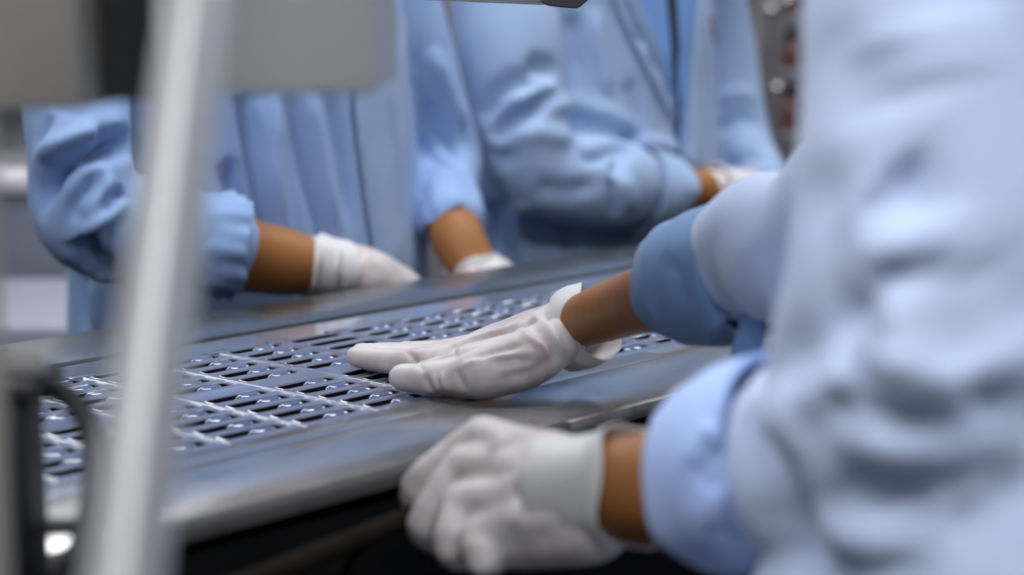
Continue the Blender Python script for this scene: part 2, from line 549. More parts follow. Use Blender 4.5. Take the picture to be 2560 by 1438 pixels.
edge = make_box('edge_strip', (UE + .002, VN - .0055, DECK - .0075), (U1, VN + .0005, DECK + .0006), 'edge', m, 0.001, 2)
s1 = make_box('inner_strip', (U0, VS + .0006, DECK - .010), (1.2285, V3 - .001, DECK - .0003), 'steel', m, 0.0008, 2)
s2 = make_box('inner_strip', (1.2297, VS + .0006, DECK - .010), (U1, V3 - .001, DECK - .0003), 'steel', m, 0.0008, 2)
bed = make_box('bed_plate', (U0 + .01, VN + .002, DECK - .080), (U1 - .01, V1 - .004, DECK - .0225), 'frame_black', m, 0.001, 1)
cab = make_box('base_cabinet', (U0 + .03, VN + .045, 0.08), (U1 - .03, V1 - .05, DECK - .080), 'frame_black', m, 0.004, 2)
feet = []
for u in (U0 + .15, 1.4, U1 - .15):
    for v in (VN + .1, V1 - .1):
        bm = bmesh.new()
        bmesh.ops.create_cone(bm, cap_ends=True, segments=24, radius1=.04, radius2=.03, depth=.08, matrix=Matrix.Translation(m(u, v, .04)))
        feet.append(from_bm('foot', bm, 'frame_black', 40))
tag(machine, 'long steel packing machine bed running diagonally between the workers', 'machine')
assemble(machine, [far_rail, near_rail, lip, edge, s1, s2, bed, cab] + feet)

# the formed film with its rows of pockets
WZ = DECK - .0022
RIB0, RP = 0.866, 0.0678
KS = range(-6, 10)
SL, SW, SP = 0.052, 0.0125, 0.0236
VROW = [1.197 - i * SP for i in range(5)] + [1.0605 - i * SP for i in range(5)]
bm = bmesh.new()
def quad(a, b, c, d, mi=0):
    f = bm.faces.new([bm.verts.new(m(*p)) for p in (a, b, c, d)]); f.material_index = mi; return f
VA, VB = V3 + .001, V2 - .001
us0 = RIB0 + RP * KS[0]; us1 = RIB0 + RP * (KS[-1] + 1)
quad((U0, VA, WZ), (us0, VA, WZ), (us0, VB, WZ), (U0, VB, WZ))
quad((us1, VA, WZ), (U1, VA, WZ), (U1, VB, WZ), (us1, VB, WZ))
def rrect(uc, vc, hu, hv, r, k=5):
    out = []
    for cx, cy, a0 in ((hu - r, hv - r, 0), (-hu + r, hv - r, 90), (-hu + r, -hv + r, 180), (hu - r, -hv + r, 270)):
        for j in range(k):
            a = math.radians(a0 + 90 * j / (k - 1))
            out.append((uc + cx + r * math.cos(a), vc + cy + r * math.sin(a)))
    return out
POCKETS = []
for k in KS:
    ur = RIB0 + RP * k
    uA, uB = ur, ur + RP
    prev = VB
    for i, v0 in enumerate(VROW):
        vc = v0 + SW / 2 - .001
        cA, cB = vc - SP / 2, vc + SP / 2
        if prev - cB > 1e-4:
            quad((uA, cB, WZ), (uB, cB, WZ), (uB, prev, WZ), (uA, prev, WZ))
        prev = cA
        uc = ur + .0045 + SL / 2
        loops = []
        inner = rrect(uc, vc, SL / 2 + .0016, SW / 2 + .0016, .0042)
        outer = []
        for (a, b) in inner:                         # the cell border, straight out from the rim
            du, dv = a - (uA + uB) / 2, b - vc
            s = min((RP / 2) / max(abs(du), 1e-9), (SP / 2) / max(abs(dv), 1e-9))
            outer.append(((uA + uB) / 2 + du * s, vc + dv * s))
        corner = [(uB, cB), (uA, cB), (uA, cA), (uB, cA)]
        for q in range(4):                           # pull the nearest loop points into the cell corners
            j = min(range(len(outer)), key=lambda t: (outer[t][0] - corner[q][0]) ** 2 + (outer[t][1] - corner[q][1]) ** 2)
            outer[j] = corner[q]
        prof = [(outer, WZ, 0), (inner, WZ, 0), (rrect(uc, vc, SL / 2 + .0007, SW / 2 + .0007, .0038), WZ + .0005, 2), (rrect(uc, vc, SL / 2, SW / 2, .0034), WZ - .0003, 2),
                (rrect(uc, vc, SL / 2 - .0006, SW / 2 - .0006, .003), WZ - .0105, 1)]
        lv = [[bm.verts.new(m(a, b, z)) for a, b in lp] for lp, z, _ in prof]
        n = len(inner)
        for (l0, l1), pf in zip(zip(lv, lv[1:]), prof[1:]):
            for t in range(n):
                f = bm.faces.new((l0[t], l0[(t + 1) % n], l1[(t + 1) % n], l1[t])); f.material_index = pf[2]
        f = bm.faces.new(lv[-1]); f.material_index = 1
        POCKETS.append((k, i, uc, vc))
    quad((uA, VA, WZ), (uB, VA, WZ), (uB, prev, WZ), (uA, prev, WZ))
web = from_bm('blister_sheet', bm, ['web', 'pocket', 'rib'], 35)
ribs = []
for k in list(KS) + [KS[-1] + 1]:
    ur = RIB0 + RP * k
    bm = bmesh.new()
    arc = [(-.0022, -.0006), (-.0017, .0002), (-.0011, .0005), (-.0004, .0006), (.0004, .0006), (.0011, .0005), (.0017, .0002), (.0022, -.0006)]
    ends = [[bm.verts.new(m(ur + a, v, WZ + b)) for a, b in arc] for v in (V3 + .004, 1.212)]
    for q in range(len(arc)):
        bm.faces.new((ends[0][q], ends[0][(q + 1) % len(arc)], ends[1][(q + 1) % len(arc)], ends[1][q]))
    bm.faces.new(ends[0]); bm.faces.new(ends[1][::-1])
    box(bm, (ur - .012, 1.209, WZ - .001), (ur + .012, 1.219, WZ + .0011), m, 0.0008, 2)
    ribs.append(from_bm('cross_rib', bm, 'rib', 40))
tag(web, 'shiny blue-grey plastic blister sheet with rows of ampoule pockets on the machine bed', 'blister sheet')
assemble(web, ribs, m(1.2, 1.1, WZ))

# ampoules lying in the pockets
def ampoule_mesh():
    prof = [(-.0200, .0005), (-.0192, .0011), (-.0150, .0013), (-.0080, .0014), (-.0050, .0021), (-.0036, .0016), (-.0022, .0017), (-.0008, .0030),
            (.0010, .0045), (.0028, .0052), (.0175, .0052), (.0196, .0047), (.0206, .0035), (.0209, .0012)]
    b = bmesh.new(); n = 20; rr = []
    for s, r in prof:
        rr.append([b.verts.new((s, r * math.cos(2 * PI * k / n), r * math.sin(2 * PI * k / n))) for k in range(n)])
    for a, c in zip(rr, rr[1:]):
        for k in range(n):
            b.faces.new((a[k], a[(k + 1) % n], c[(k + 1) % n], c[k]))
    b.faces.new(rr[0][::-1]); b.faces.new(rr[-1])
    return from_bm('ampoule', b, 'glass', 50)
amp0 = ampoule_mesh()
tag(amp0, 'small clear bluish ampoule lying in a pocket of the plastic blister sheet', 'ampoule', 'ampoules in the blister sheet')
EMPTY = {(3, i) for i in range(6)} | {(3, 6), (3, 7)}
HIDDEN = set()
first = True
for (k, i, uc, vc) in POCKETS:
    if (k, i) in EMPTY or (k, i) in HIDDEN:
        continue
    o = amp0 if first else amp0.copy()
    if not first:
        COL.objects.link(o)
    first = False
    o.location = m(uc + random.uniform(-.0012, .0012), vc, WZ - .0040)
    o.rotation_euler = (random.uniform(-.4, .4), 0, MA + random.uniform(-.02, .02))

# ------------------------------------------------------------------ people
def hand_glove(name, chains, voxel, strokes=None, wr=None):
    bm = bmesh.new()
    for c in chains:
        pts, rad = c[0], c[1]
        tube(bm, pts, rad, 18, curve=4, ratio=(c[2] if len(c) > 2 else 1.0), up=(c[3] if len(c) > 3 else None))
    me = remesh(bm, voxel, 5)
    crumple(me, 160, 0.00035, 5)
    if strokes:
        sculpt(me, [(p, w * .85, a) for p, w, a in strokes], 1.7)
    return link(name, me, 'glove')

def person(base_uv, arms, torso, head, legs, label, strokes_skin=None):
    """one continuous body: trunk, neck, head with face, arms to inside the gloves, legs"""
    u, v = base_uv
    sgn = head['face']                              # +1 faces the far side, -1 the near side
    bm = bmesh.new()
    tube(bm, [m(u, v, .86), m(u, v, 1.05), m(u, v, torso['chest'])], [.09, .085, .085], 20)
    tube(bm, [m(u - torso['sh'], torso['sv'], torso['shz'] - .03), m(u + torso['sh'], torso['sv'], torso['shz'] - .03)], [.04, .04], 20)
    tube(bm, [m(u, v, torso['chest']), m(u, torso['sv'], torso['shz'])], [.085, .055], 20)
    hc = m(u, head['v'], head['z'])
    tube(bm, [m(u, torso['sv'], torso['shz']), m(u, (torso['sv'] + head['v']) / 2, head['z'] - .10), hc - Vector((0, 0, .05))], [.062, .054, .05], 20)
    rot = Matrix.Rotation(MA, 4, 'Z')
    ball(bm, hc + Vector((0, 0, .025)), .092, (.84, 1.04, 1.05), rot)
    f = lambda du, dv, dz: hc + m(du, sgn * dv, dz)
    tube(bm, [f(0, .02, -.03), f(0, .055, -.085)], [.064, .030], 18)      # jaw
    tube(bm, [f(0, .088, .02), f(0, .106, -.018)], [.009, .015], 12)      # nose
    tube(bm, [f(-.02, .084, -.052), f(.02, .084, -.052)], [.009, .009], 12)   # mouth
    tube(bm, [f(-.045, .080, .036), f(.045, .080, .036)], [.013, .013], 12)   # brow
    for s in (-1, 1):
        tube(bm, [f(s * .080, -.005, .025), f(s * .082, -.01, -.025)], [.016, .012], 12)   # ear
    for pts, rad in arms:
        tube(bm, pts, rad, 22, curve=5)
    for pts, rad in legs:
        tube(bm, pts, rad, 18, curve=3)
    me = remesh(bm, .0055, 5)
    o = link('person', me, 'skin')
    bm = bmesh.new()                                # hair
    ball(bm, hc + Vector((0, 0, .045)) - m(0, sgn * .012, 0), .101, (.86, 1.02, .96), rot)
    hair = link('hair', remesh(bm, .006, 3), 'hair')
    bm = bmesh.new()
    for s in (-1, 1):
        ball(bm, f(s * .032, .083, .014), .0115, (1, 1, 1), rot, 16)
    tro = bmesh.new()
    for pts, rad in legs:
        tube(tro, [p for p in pts[:-1]], [r + .018 for r in rad[:-1]], 18, curve=3)
    tube(tro, [legs[0][0][0], legs[1][0][0]], [.095, .095], 20)
    trousers = link('trousers', remesh(tro, .008, 4), 'trousers')
    shoes = []
    for pts, rad in legs:
        b2 = bmesh.new()
        a = pts[-2]
        tube(b2, [Vector((a.x, a.y, .05)), Vector((a.x, a.y, .04)) + m(0, sgn * .08, 0), Vector((a.x, a.y, .033)) + m(0, sgn * .17, 0)], [.048, .044, .034], 16, curve=3)
        shoes.append(link('shoe', remesh(b2, .006, 2), 'shoe'))
    bm.free()
    tag(o, label, 'person')
    return o, [hair, trousers] + shoes

def two_legs(u, v, sgn, spread=.09):
    out = []
    for s in (-1, 1):
        out.append(([m(u + s * spread, v, .86), m(u + s * spread * 1.1, v + sgn * .015, .48), m(u + s * spread * 1.1, v, .09), m(u + s * spread * 1.1, v + sgn * .10, .04)], [.070, .055, .042, .03]))
    return out

def coat(name, rings, sleeves, voxel, material, strokes, cr=(30, .0022, 3), stretch=(1, 1, .35), extra=None, gain=1.5, wide=1.0):
    bm = bmesh.new()
    loft(bm, rings)
    for s in sleeves:
        pts, rad = s[0], s[1]
        tube(bm, pts, rad, 28, curve=5, ratio=(s[2] if len(s) > 2 else 1.0))
    if extra:
        extra(bm)
    me = remesh(bm, voxel, 7)
    crumple(me, cr[0], cr[1], cr[2], stretch)
    sculpt(me, [(p, w * wide, a) for p, w, a in strokes], gain)
    return link(name, me, material)

def ruffle(k, a1, a2, seed=0, lift=0.0):
    rng = random.Random(seed)
    ph = [rng.uniform(0, 6.28) for _ in range(4)]
    def w(a, s):
        g = s * s
        return (1 + a1 * math.sin(k * a + ph[0] + 1.2 * math.sin(2 * a + ph[1])) * g + a2 * math.sin((k // 2) * a + ph[2] + 3 * s),
                lift * math.sin(3 * a + ph[3]) * g)
    return w

# ---- worker behind the machine on the left
u1, v1 = 1.375, 1.625
elbR = atv(190, 470, 1.53); wriR = atv(790, 668, 1.425)
elbL = atv(1115, 380, 1.56); wriL = atv(1190, 676, 1.43)
shR, shL = m(u1 - .175, v1, 1.38), m(u1 + .175, v1, 1.38)
cuffR = elbR.lerp(wriR, 0.60)
sl1 = [([shR, shR.lerp(elbR, .55) + Vector((-.01, 0, .0)), atv(195, 400, 1.53), atv(230, 545, 1.52), atv(400, 590, 1.49), atv(535, 612, 1.462)], [.066, .054, .050, .054, .052, .046]),
       ([shL, shL.lerp(elbL, .5), elbL, atv(1112, 470, 1.52), atv(1120, 520, 1.495)], [.068, .053, .042, .036, .034])]
def under(sleeve, more, k=.34):
    return (sleeve[0] + [p for p, r in more], [r * k for r in sleeve[1]][:-1] + [min(sleeve[1][-1] * .72, .034)] + [r for p, r in more])
P1, kids1 = person((u1, v1), [under(sl1[0], [(atv(600, 635, 1.455), .0375), (atv(690, 652, 1.443), .0355), (wriR, .0295), (wriR + (wriR - elbR).normalized() * .012, .027)]),
                          under(sl1[1], [(atv(1142, 590, 1.462), .0310), (wriL, .0270), (wriL.lerp(atv(1228, 712, 1.42), .5), .022)])],
                  dict(chest=1.27, sh=.14, sv=v1, shz=1.38), dict(face=-1, v=v1 - .05, z=1.60), two_legs(u1, v1, -1),
                  'person in a blue coat, bare forearm reaching right from behind the tilted metal post')
def lerp(a, b, t): return a.lerp(b, t)
rings1 = [(u1 + .03, v1, .50, .24, .16), (u1 + .03, v1, .75, .232, .15), (u1 + .025, v1, .95, .222, .14), (u1 + .012, v1, 1.12, .215, .132), (u1, v1, 1.26, .205, .125), (u1, v1, 1.36, .195, .105), (u1, v1, 1.42, .13, .075), (u1, v1, 1.46, .07, .065)]
strokes1 = [([(227, 338), (276, 336), (330, 350)], .010, -.012),
    ([(350, 352), (249, 373), (187, 391), (133, 431), (107, 485), (102, 535)], .009, -.022),
    ([(320, 320), (230, 345), (165, 375), (110, 420)], .013, .011),
    ([(160, 275), (125, 360), (95, 410)], .010, .005), ([(133, 290), (98, 369)], .006, -.005),
    ([(285, 440), (231, 502), (190, 545)], .008, .006), ([(320, 495), (249, 556), (187, 585)], .008, .006),
    ([(258, 431), (196, 520), (187, 573)], .009, -.008), ([(310, 470), (262, 530)], .007, -.006),
    ([(205, 590), (240, 658), (262, 690)], .012, -.018), ([(251, 582), (258, 665)], .005, .006),
    ([(601, 230), (625, 336), (640, 430), (672, 547), (690, 650)], .010, -.009), ([(680, 230), (688, 390), (703, 547), (720, 650)], .010, .006),
    ([(723, 230), (762, 430), (805, 560), (830, 680)], .010, -.006), ([(762, 200), (813, 449), (845, 580)], .010, .005),
    ([(820, 200), (852, 390), (875, 560)], .010, -.005), ([(559, 400), (609, 547)], .010, -.009), ([(640, 250), (655, 380), (690, 540)], .008, .004),
    ([(884, 180), (890, 300), (908, 440), (925, 560), (943, 660), (955, 720)], .0045, -.008),
    ([(960, 250), (985, 430), (1005, 640)], .008, -.003), ([(1000, 100), (1015, 400)], .009, .003),
    ([(200, 680), (215, 830)], .009, -.007), ([(240, 690), (245, 830)], .009, .006),
    ([(1060, 250), (1100, 330), (1160, 420)], .008, -.006), ([(1080, 120), (1130, 250), (1165, 330)], .010, .006), ([(1060, 380), (1110, 410), (1160, 460)], .008, -.006)]
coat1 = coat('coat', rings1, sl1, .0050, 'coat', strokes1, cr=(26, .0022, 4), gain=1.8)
ax = (wriR - elbR).normalized()
axs = (atv(700, 650, 1.43) - atv(500, 605, 1.47)).normalized()
cu1 = shell('cuff', [atv(470, 600, 1.478), atv(510, 606, 1.468), atv(548, 612, 1.46), atv(572, 615, 1.457)], [.046, .049, .051, .052], 'coat', wave=ruffle(17, .045, .03, 2, .006), thick=.003)
cu2 = shell('cuff', [atv(1120, 470, 1.515), atv(1122, 510, 1.50), atv(1128, 555, 1.48), atv(1132, 572, 1.473)], [.034, .037, .038, .033], 'coat', wave=ruffle(9, .03, .05, 5, .004), thick=.003)
pl1 = patch('placket', coat1.data, [(888, 40), (892, 300), (910, 440), (927, 560), (948, 680)], [(1000, 40), (1004, 300), (1008, 440), (1016, 560), (1025, 670)], 'coat_grey', off=.0065, bulge=.002)
g1r = hand_glove('glove', [
    ([lerp(wriR, elbR, .02), atv(900, 705, 1.42), atv(990, 745, 1.415)], [.031, .038, .034]),
    ([atv(880, 680, 1.43), atv(990, 720, 1.425)], [.028, .026]),
    ([atv(975, 725, 1.43), atv(1040, 770, 1.43), atv(1055, 830, 1.43)], [.014, .0115, .009]),
    ([atv(970, 735, 1.42), atv(1025, 790, 1.415), atv(1032, 860, 1.415)], [.014, .011, .009]),
    ([atv(955, 750, 1.41), atv(1000, 810, 1.402), atv(1005, 880, 1.402)], [.014, .011, .009]),
    ([atv(940, 760, 1.405), atv(970, 820, 1.398), atv(975, 875, 1.398)], [.013, .010, .008]),
    ([atv(880, 675, 1.45), atv(970, 715, 1.46), atv(1020, 760, 1.46)], [.017, .013, .010])], .0032,
    [([(800, 600), (785, 740)], .004, .002), ([(830, 605), (812, 735)], .004, -.004), ([(848, 605), (835, 735)], .004, .003), ([(868, 612), (850, 730)], .004, -.004), ([(886, 618), (860, 735)], .004, .003), ([(905, 625), (880, 690)], .004, -.002)])
gc1r = shell('glove_cuff', [atv(855, 680, 1.418), atv(820, 672, 1.422), atv(790, 664, 1.427), atv(777, 661, 1.43)], [.0325, .0315, .0325, .0335], 'glove_cuff', wave=ruffle(6, .02, .02, 8, .003))
g1l = hand_glove('glove', [
    ([wriL, atv(1228, 712, 1.42), atv(1252, 755, 1.42)], [.028, .034, .028]),
    ([atv(1250, 750, 1.43), atv(1275, 795, 1.43), atv(1275, 845, 1.43)], [.013, .0105, .009]),
    ([atv(1238, 755, 1.42), atv(1258, 805, 1.415), atv(1258, 860, 1.415)], [.014, .011, .009]),
    ([atv(1218, 760, 1.41), atv(1232, 810, 1.405), atv(1232, 865, 1.405)], [.014, .011, .009]),
    ([atv(1198, 760, 1.405), atv(1205, 805, 1.40), atv(1205, 850, 1.40)], [.013, .010, .008]),
    ([atv(1183, 710, 1.41), atv(1163, 765, 1.405), atv(1173, 815, 1.405)], [.016, .012, .009])], .0035)
gc1l = shell('glove_cuff', [atv(1212, 705, 1.422), atv(1195, 682, 1.43), atv(1186, 666, 1.435)], [.032, .030, .032], 'glove_cuff', wave=ruffle(5, .02, .02, 9, .003))
assemble(P1, kids1 + [(coat1, [cu1, cu2, pl1]), (g1r, [gc1r]), (g1l, [gc1l])], m(u1, v1, 0))

# ---- worker behind the machine at the centre
u2, v2 = 2.0, 1.635
elbR2 = atv(1300, 430, 1.53); wriR2 = atv(1790, 478, 1.43)
elbL2 = atv(1850, 330, 1.58); wriL2 = atv(1985, 560, 1.44)
shR2, shL2 = m(u2 - .205, v2, 1.40), m(u2 + .175, v2, 1.40)
sl2 = [([shR2, atv(1262, 40, 1.57), atv(1300, 300, 1.535), atv(1350, 430, 1.52), atv(1490, 452, 1.49), atv(1555, 461, 1.478), atv(1600, 467, 1.47)], [.072, .066, .056, .056, .058, .054, .045]),
       ([shL2, atv(1800, 60, 1.62), elbL2, atv(1900, 440, 1.51), wriL2.lerp(elbL2, .25)], [.062, .044, .042, .040, .036])]
P2, kids2 = person((u2, v2), [under(sl2[0], [(atv(1690, 474, 1.45), .031), (atv(1740, 476, 1.44), .0285), (wriR2, .0265), (wriR2 + (wriR2 - elbR2).normalized() * .015, .025)]),
                          under(sl2[1], [(wriL2, .026), (wriL2 + (wriL2 - elbL2).normalized() * .03, .025)])],
                  dict(chest=1.28, sh=.14, sv=v2, shz=1.40), dict(face=-1, v=v2 - .05, z=1.62), two_legs(u2, v2, -1),
                  'person in an open-necked blue coat with a sleeve reaching right across the chest')
rings2 = [(u2, v2, .50, .26, .16), (u2, v2, .75, .245, .15), (u2, v2, .95, .225, .14), (u2, v2, 1.12, .205, .132), (u2, v2, 1.28, .205, .125), (u2, v2, 1.38, .195, .105), (u2, v2, 1.44, .13, .075), (u2, v2, 1.48, .07, .065)]
strokes2 = [([(1200, 300), (1240, 235), (1290, 205), (1350, 215)], .012, -.008),
    ([(1225, 345), (1274, 302), (1322, 278), (1370, 238)], .010, -.012), ([(1313, 160), (1390, 175)], .012, -.008),
    ([(1449, 396), (1502, 388), (1546, 362), (1590, 333)], .008, -.009), ([(1530, 440), (1560, 385), (1597, 335)], .008, -.009),
    ([(1352, 273), (1430, 258), (1527, 288), (1585, 316)], .012, .005), ([(1225, 404), (1284, 388)], .010, -.006),
    ([(1270, 260), (1330, 235), (1390, 210)], .008, .005), ([(1280, 340), (1350, 330), (1440, 350)], .012, .004),
    ([(1600, 350), (1660, 365), (1720, 400)], .010, .005), ([(1530, 440), (1540, 540)], .006, -.006), ([(1560, 440), (1580, 520)], .010, .005),
    ([(1330, 470), (1420, 480), (1500, 460)], .012, -.004),
    ([(1550, -20), (1590, 70), (1640, 160), (1690, 290), (1700, 380)], .006, -.010), ([(1695, 120), (1690, 250), (1700, 360)], .006, -.008),
    ([(1430, 30), (1445, 200)], .010, -.004), ([(1480, 20), (1520, 250)], .010, .005), ([(1570, 200), (1600, 320)], .010, -.004),
    ([(1780, 60), (1775, 250), (1760, 390)], .008, -.008),
    ([(1790, 330), (1850, 290), (1900, 310)], .010, -.006), ([(1800, 250), (1850, 230), (1890, 250)], .010, .004), ([(1800, 420), (1870, 390), (1910, 400)], .010, -.005),
    ([(1160, 480), (1180, 600)], .012, -.006), ([(1300, 500), (1310, 640)], .012, .006), ([(1420, 560), (1430, 640)], .012, -.005), ([(1230, 500), (1225, 640)], .012, -.006)]
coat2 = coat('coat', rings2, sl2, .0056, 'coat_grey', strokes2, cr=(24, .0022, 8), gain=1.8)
sh2 = patch('shirt', coat2.data, [(1560, -260), (1575, -20), (1640, 140), (1684, 270), (1692, 400)], [(1745, -260), (1738, -20), (1722, 130), (1712, 270), (1704, 400)], 'shirt', off=.001, bulge=.001)
slit = patch('dark_slit_strip', coat2.data, [(1655, -200), (1664, 0), (1676, 120), (1690, 240), (1692, 380)], [(1680, -200), (1688, 0), (1694, 120), (1700, 240), (1699, 380)], 'trousers', off=.003, bulge=.001, cols=4)  # dark strip standing in for the shade inside the slit
lapA = patch('lapel', coat2.data, [(1500, -240), (1520, -20), (1585, 120), (1668, 285)], [(1590, -240), (1580, -20), (1640, 120), (1692, 300)], 'coat_grey', off=.006, bulge=.003, cols=8, rows=24)
pl2 = patch('placket', coat2.data, [(1745, -240), (1738, 0), (1718, 200), (1712, 420)], [(1778, -240), (1775, 0), (1768, 200), (1758, 400)], 'coat_grey', off=.005, bulge=.003, cols=8)
pen = shell('pen', [atv(1778, 40, 1.49), atv(1784, 80, 1.485), atv(1788, 112, 1.482)], [.0016, .0018, .0014], 'pen', n=16, thick=.0013)
cu3 = shell('cuff', [atv(1605, 468, 1.468), atv(1645, 474, 1.461), atv(1685, 482, 1.453)], [.052, .049, .045], 'coat_grey', wave=ruffle(5, .03, .04, 3, .006), thick=.003)
g2r = hand_glove('glove', [
    ([lerp(wriR2, elbR2, .05), atv(1865, 490, 1.42), atv(1930, 515, 1.41)], [.028, .034, .028]),
    ([atv(1925, 510, 1.42), atv(1990, 545, 1.41), atv(2035, 580, 1.41)], [.013, .011, .009]),
    ([atv(1920, 520, 1.41), atv(1980, 560, 1.40), atv(2020, 598, 1.40)], [.014, .011, .009]),
    ([atv(1910, 530, 1.40), atv(1965, 572, 1.39), atv(2000, 608, 1.39)], [.014, .011, .009]),
    ([atv(1895, 540, 1.395), atv(1940, 580, 1.385), atv(1968, 612, 1.385)], [.013, .010, .008]),
    ([atv(1850, 500, 1.41), atv(1900, 560, 1.39), atv(1945, 590, 1.385)], [.016, .012, .010])], .0036)
gc2r = shell('glove_cuff', [atv(1850, 488, 1.424), atv(1810, 480, 1.43), atv(1778, 476, 1.434)], [.033, .032, .035], 'glove_cuff', wave=ruffle(5, .02, .03, 4, .004))
g2l = hand_glove('glove', [
    ([wriL2, atv(2030, 600, 1.42), atv(2050, 640, 1.41)], [.028, .033, .028]),
    ([atv(2060, 640, 1.42), atv(2080, 690, 1.41), atv(2080, 725, 1.41)], [.013, .011, .009]),
    ([atv(2045, 645, 1.41), atv(2060, 695, 1.40), atv(2060, 730, 1.40)], [.014, .011, .009]),
    ([atv(2030, 645, 1.40), atv(2040, 695, 1.39), atv(2040, 730, 1.39)], [.014, .011, .009]),
    ([atv(2015, 640, 1.395), atv(2020, 685, 1.385), atv(2020, 715, 1.385)], [.013, .010, .008]),
    ([atv(2000, 600, 1.40), atv(1985, 650, 1.39), atv(1990, 690, 1.39)], [.016, .012, .010])], .004)
assemble(P2, kids2 + [(coat2, [sh2, slit, lapA, pl2, pen, cu3]), (g2r, [gc2r]), g2l], m(u2, v2, 0))

# ---- worker on the near side, right
u3, v3 = 0.905, 0.36
shR3, shL3 = m(1.06, .43, 1.36), m(.745, .385, 1.36)
elbR3 = m(.985, .63, 1.085); wriR3 = atv(1428, 812, .893)
elbL3 = at(2390, 1080, .86); wriL3 = at(1545, 1222, 1.035)
sl3 = [([shL3, at(2400, -200, .83), at(2380, 200, .83), at(2370, 600, .835), at(2350, 900, .85), at(2290, 1100, .875), at(2090, 1150, .915), at(1930, 1180, .95)], [.068, .066, .066, .070, .077, .074, .058, .044]),
       ([shR3, shR3.lerp(elbR3, .5), elbR3, atv(1930, 590, .665), atv(1830, 660, .705)], [.066, .056, .046, .041, .038])]
P3, kids3 = person((u3, v3), [under(sl3[1], [(atv(1690, 725, .758), .0260), (atv(1560, 765, .825), .0225), (wriR3, .0195), (wriR3.lerp(atv(1250, 890, .96), .35), .017)], .5),
                          under(sl3[0], [(at(1730, 1212, .995), .0325), (wriL3, .0285), (wriL3.lerp(at(1300, 1220, 1.09), .3), .024)], .5)],
                  dict(chest=1.24, sh=.13, sv=v3 + .04, shz=1.38), dict(face=1, v=v3 + .10, z=1.585), two_legs(u3, v3, 1),
                  'person in a pale blue coat pressing an open gloved hand on the blister sheet')
rings3 = [(u3, v3 + .0, .45, .25, .17), (u3, v3 + .03, .70, .24, .18), (u3, v3 + .04, .90, .22, .175), (u3, v3 + .02, 1.02, .20, .15), (u3, v3 + .01, 1.15, .195, .13), (u3, v3 + .02, 1.28, .20, .12), (u3, v3 + .04, 1.36, .19, .10), (u3, v3 + .05, 1.42, .12, .075), (u3, v3 + .06, 1.46, .07, .065)]
strokes3 = [([(1893, 985), (1905, 1130), (1955, 1290), (2030, 1420)], .014, -.010), ([(2205, 430), (2245, 480), (2262, 560)], .013, -.012), ([(2325, 640), (2354, 775), (2390, 862), (2440, 930)], .012, -.010),
    ([(2090, 950), (2140, 1012), (2253, 1060), (2369, 1068), (2499, 1038), (2600, 1000)], .011, -.014),
    ([(2150, 935), (2253, 990), (2354, 1000), (2440, 960)], .014, .009),
    ([(2060, 1180), (2210, 1225), (2354, 1218), (2600, 1140)], .012, -.010), ([(2100, 1110), (2250, 1140), (2400, 1140), (2600, 1080)], .014, .008),
    ([(1900, 960), (1960, 925), (2065, 862), (2138, 804), (2180, 730)], .012, -.014),
    ([(1905, 1110), (1950, 1010), (2065, 930), (2130, 880)], .014, .009), ([(1985, 1085), (2109, 995)], .010, -.006),
    ([(2205, 735), (2253, 804), (2282, 905), (2270, 960)], .020, .009),
    ([(2022, 400), (2065, 530), (2123, 638), (2195, 715)], .014, -.006), ([(2110, 480), (2160, 600), (2230, 690)], .014, .005), ([(2253, 560), (2282, 660)], .014, .008),
    ([(2354, 660), (2462, 833), (2600, 930)], .016, .006), ([(2420, 640), (2500, 760), (2600, 850)], .013, -.005),
    ([(1990, 1290), (2080, 1330), (2200, 1350), (2400, 1320)], .012, .006), ([(2050, 1270), (2180, 1290), (2350, 1280)], .010, -.006),
    ([(2060, 60), (2120, 200), (2150, 330)], .014, -.004), ([(2300, 40), (2330, 220)], .018, .005), ([(2200, 100), (2250, 300)], .016, -.004),
    ([(1985, 1200), (2010, 1320), (2060, 1420)], .010, -.007)]
coat3 = coat('coat', rings3, sl3, .0042, 'coat_lit', strokes3, cr=(20, .0012, 15), stretch=(1, 1, .6), gain=.95, wide=1.35)
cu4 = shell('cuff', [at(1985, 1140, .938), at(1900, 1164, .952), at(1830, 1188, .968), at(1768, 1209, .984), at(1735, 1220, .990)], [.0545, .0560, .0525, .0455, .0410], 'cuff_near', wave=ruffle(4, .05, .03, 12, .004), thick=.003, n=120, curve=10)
sculpt(cu4.data, [([(1850, 1050), (1790, 1130), (1745, 1230)], .008, -.007), ([(1810, 1060), (1755, 1120), (1720, 1180)], .008, .005), ([(1880, 1180), (1840, 1260), (1830, 1380)], .009, -.006), ([(1800, 1220), (1800, 1330)], .008, .004)])
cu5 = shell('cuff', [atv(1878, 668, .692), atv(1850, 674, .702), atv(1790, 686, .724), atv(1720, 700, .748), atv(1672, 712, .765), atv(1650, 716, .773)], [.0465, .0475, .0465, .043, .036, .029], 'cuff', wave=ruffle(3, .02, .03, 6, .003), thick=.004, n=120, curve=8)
sculpt(cu5.data, [([(1770, 880), (1830, 805), (1890, 715)], .0045, -.006), ([(1760, 850), (1815, 785), (1870, 715)], .0045, .004), ([(1890, 490), (1830, 520), (1740, 545)], .006, -.004), ([(1845, 520), (1850, 640), (1880, 760)], .004, .003), ([(1800, 690), (1850, 660), (1880, 690)], .006, -.004), ([(1650, 640), (1700, 690), (1720, 780)], .008, -.002)])
bm = bmesh.new()
tube(bm, [at(1878, 800, 1.19), at(1868, 880, 1.185), at(1862, 930, 1.185)], [.008, .011, .008], 16, curve=4, ratio=.55, up=(1, 0, 0))
tab = link('cuff_tab', remesh(bm, .0025, 4), 'cuff')
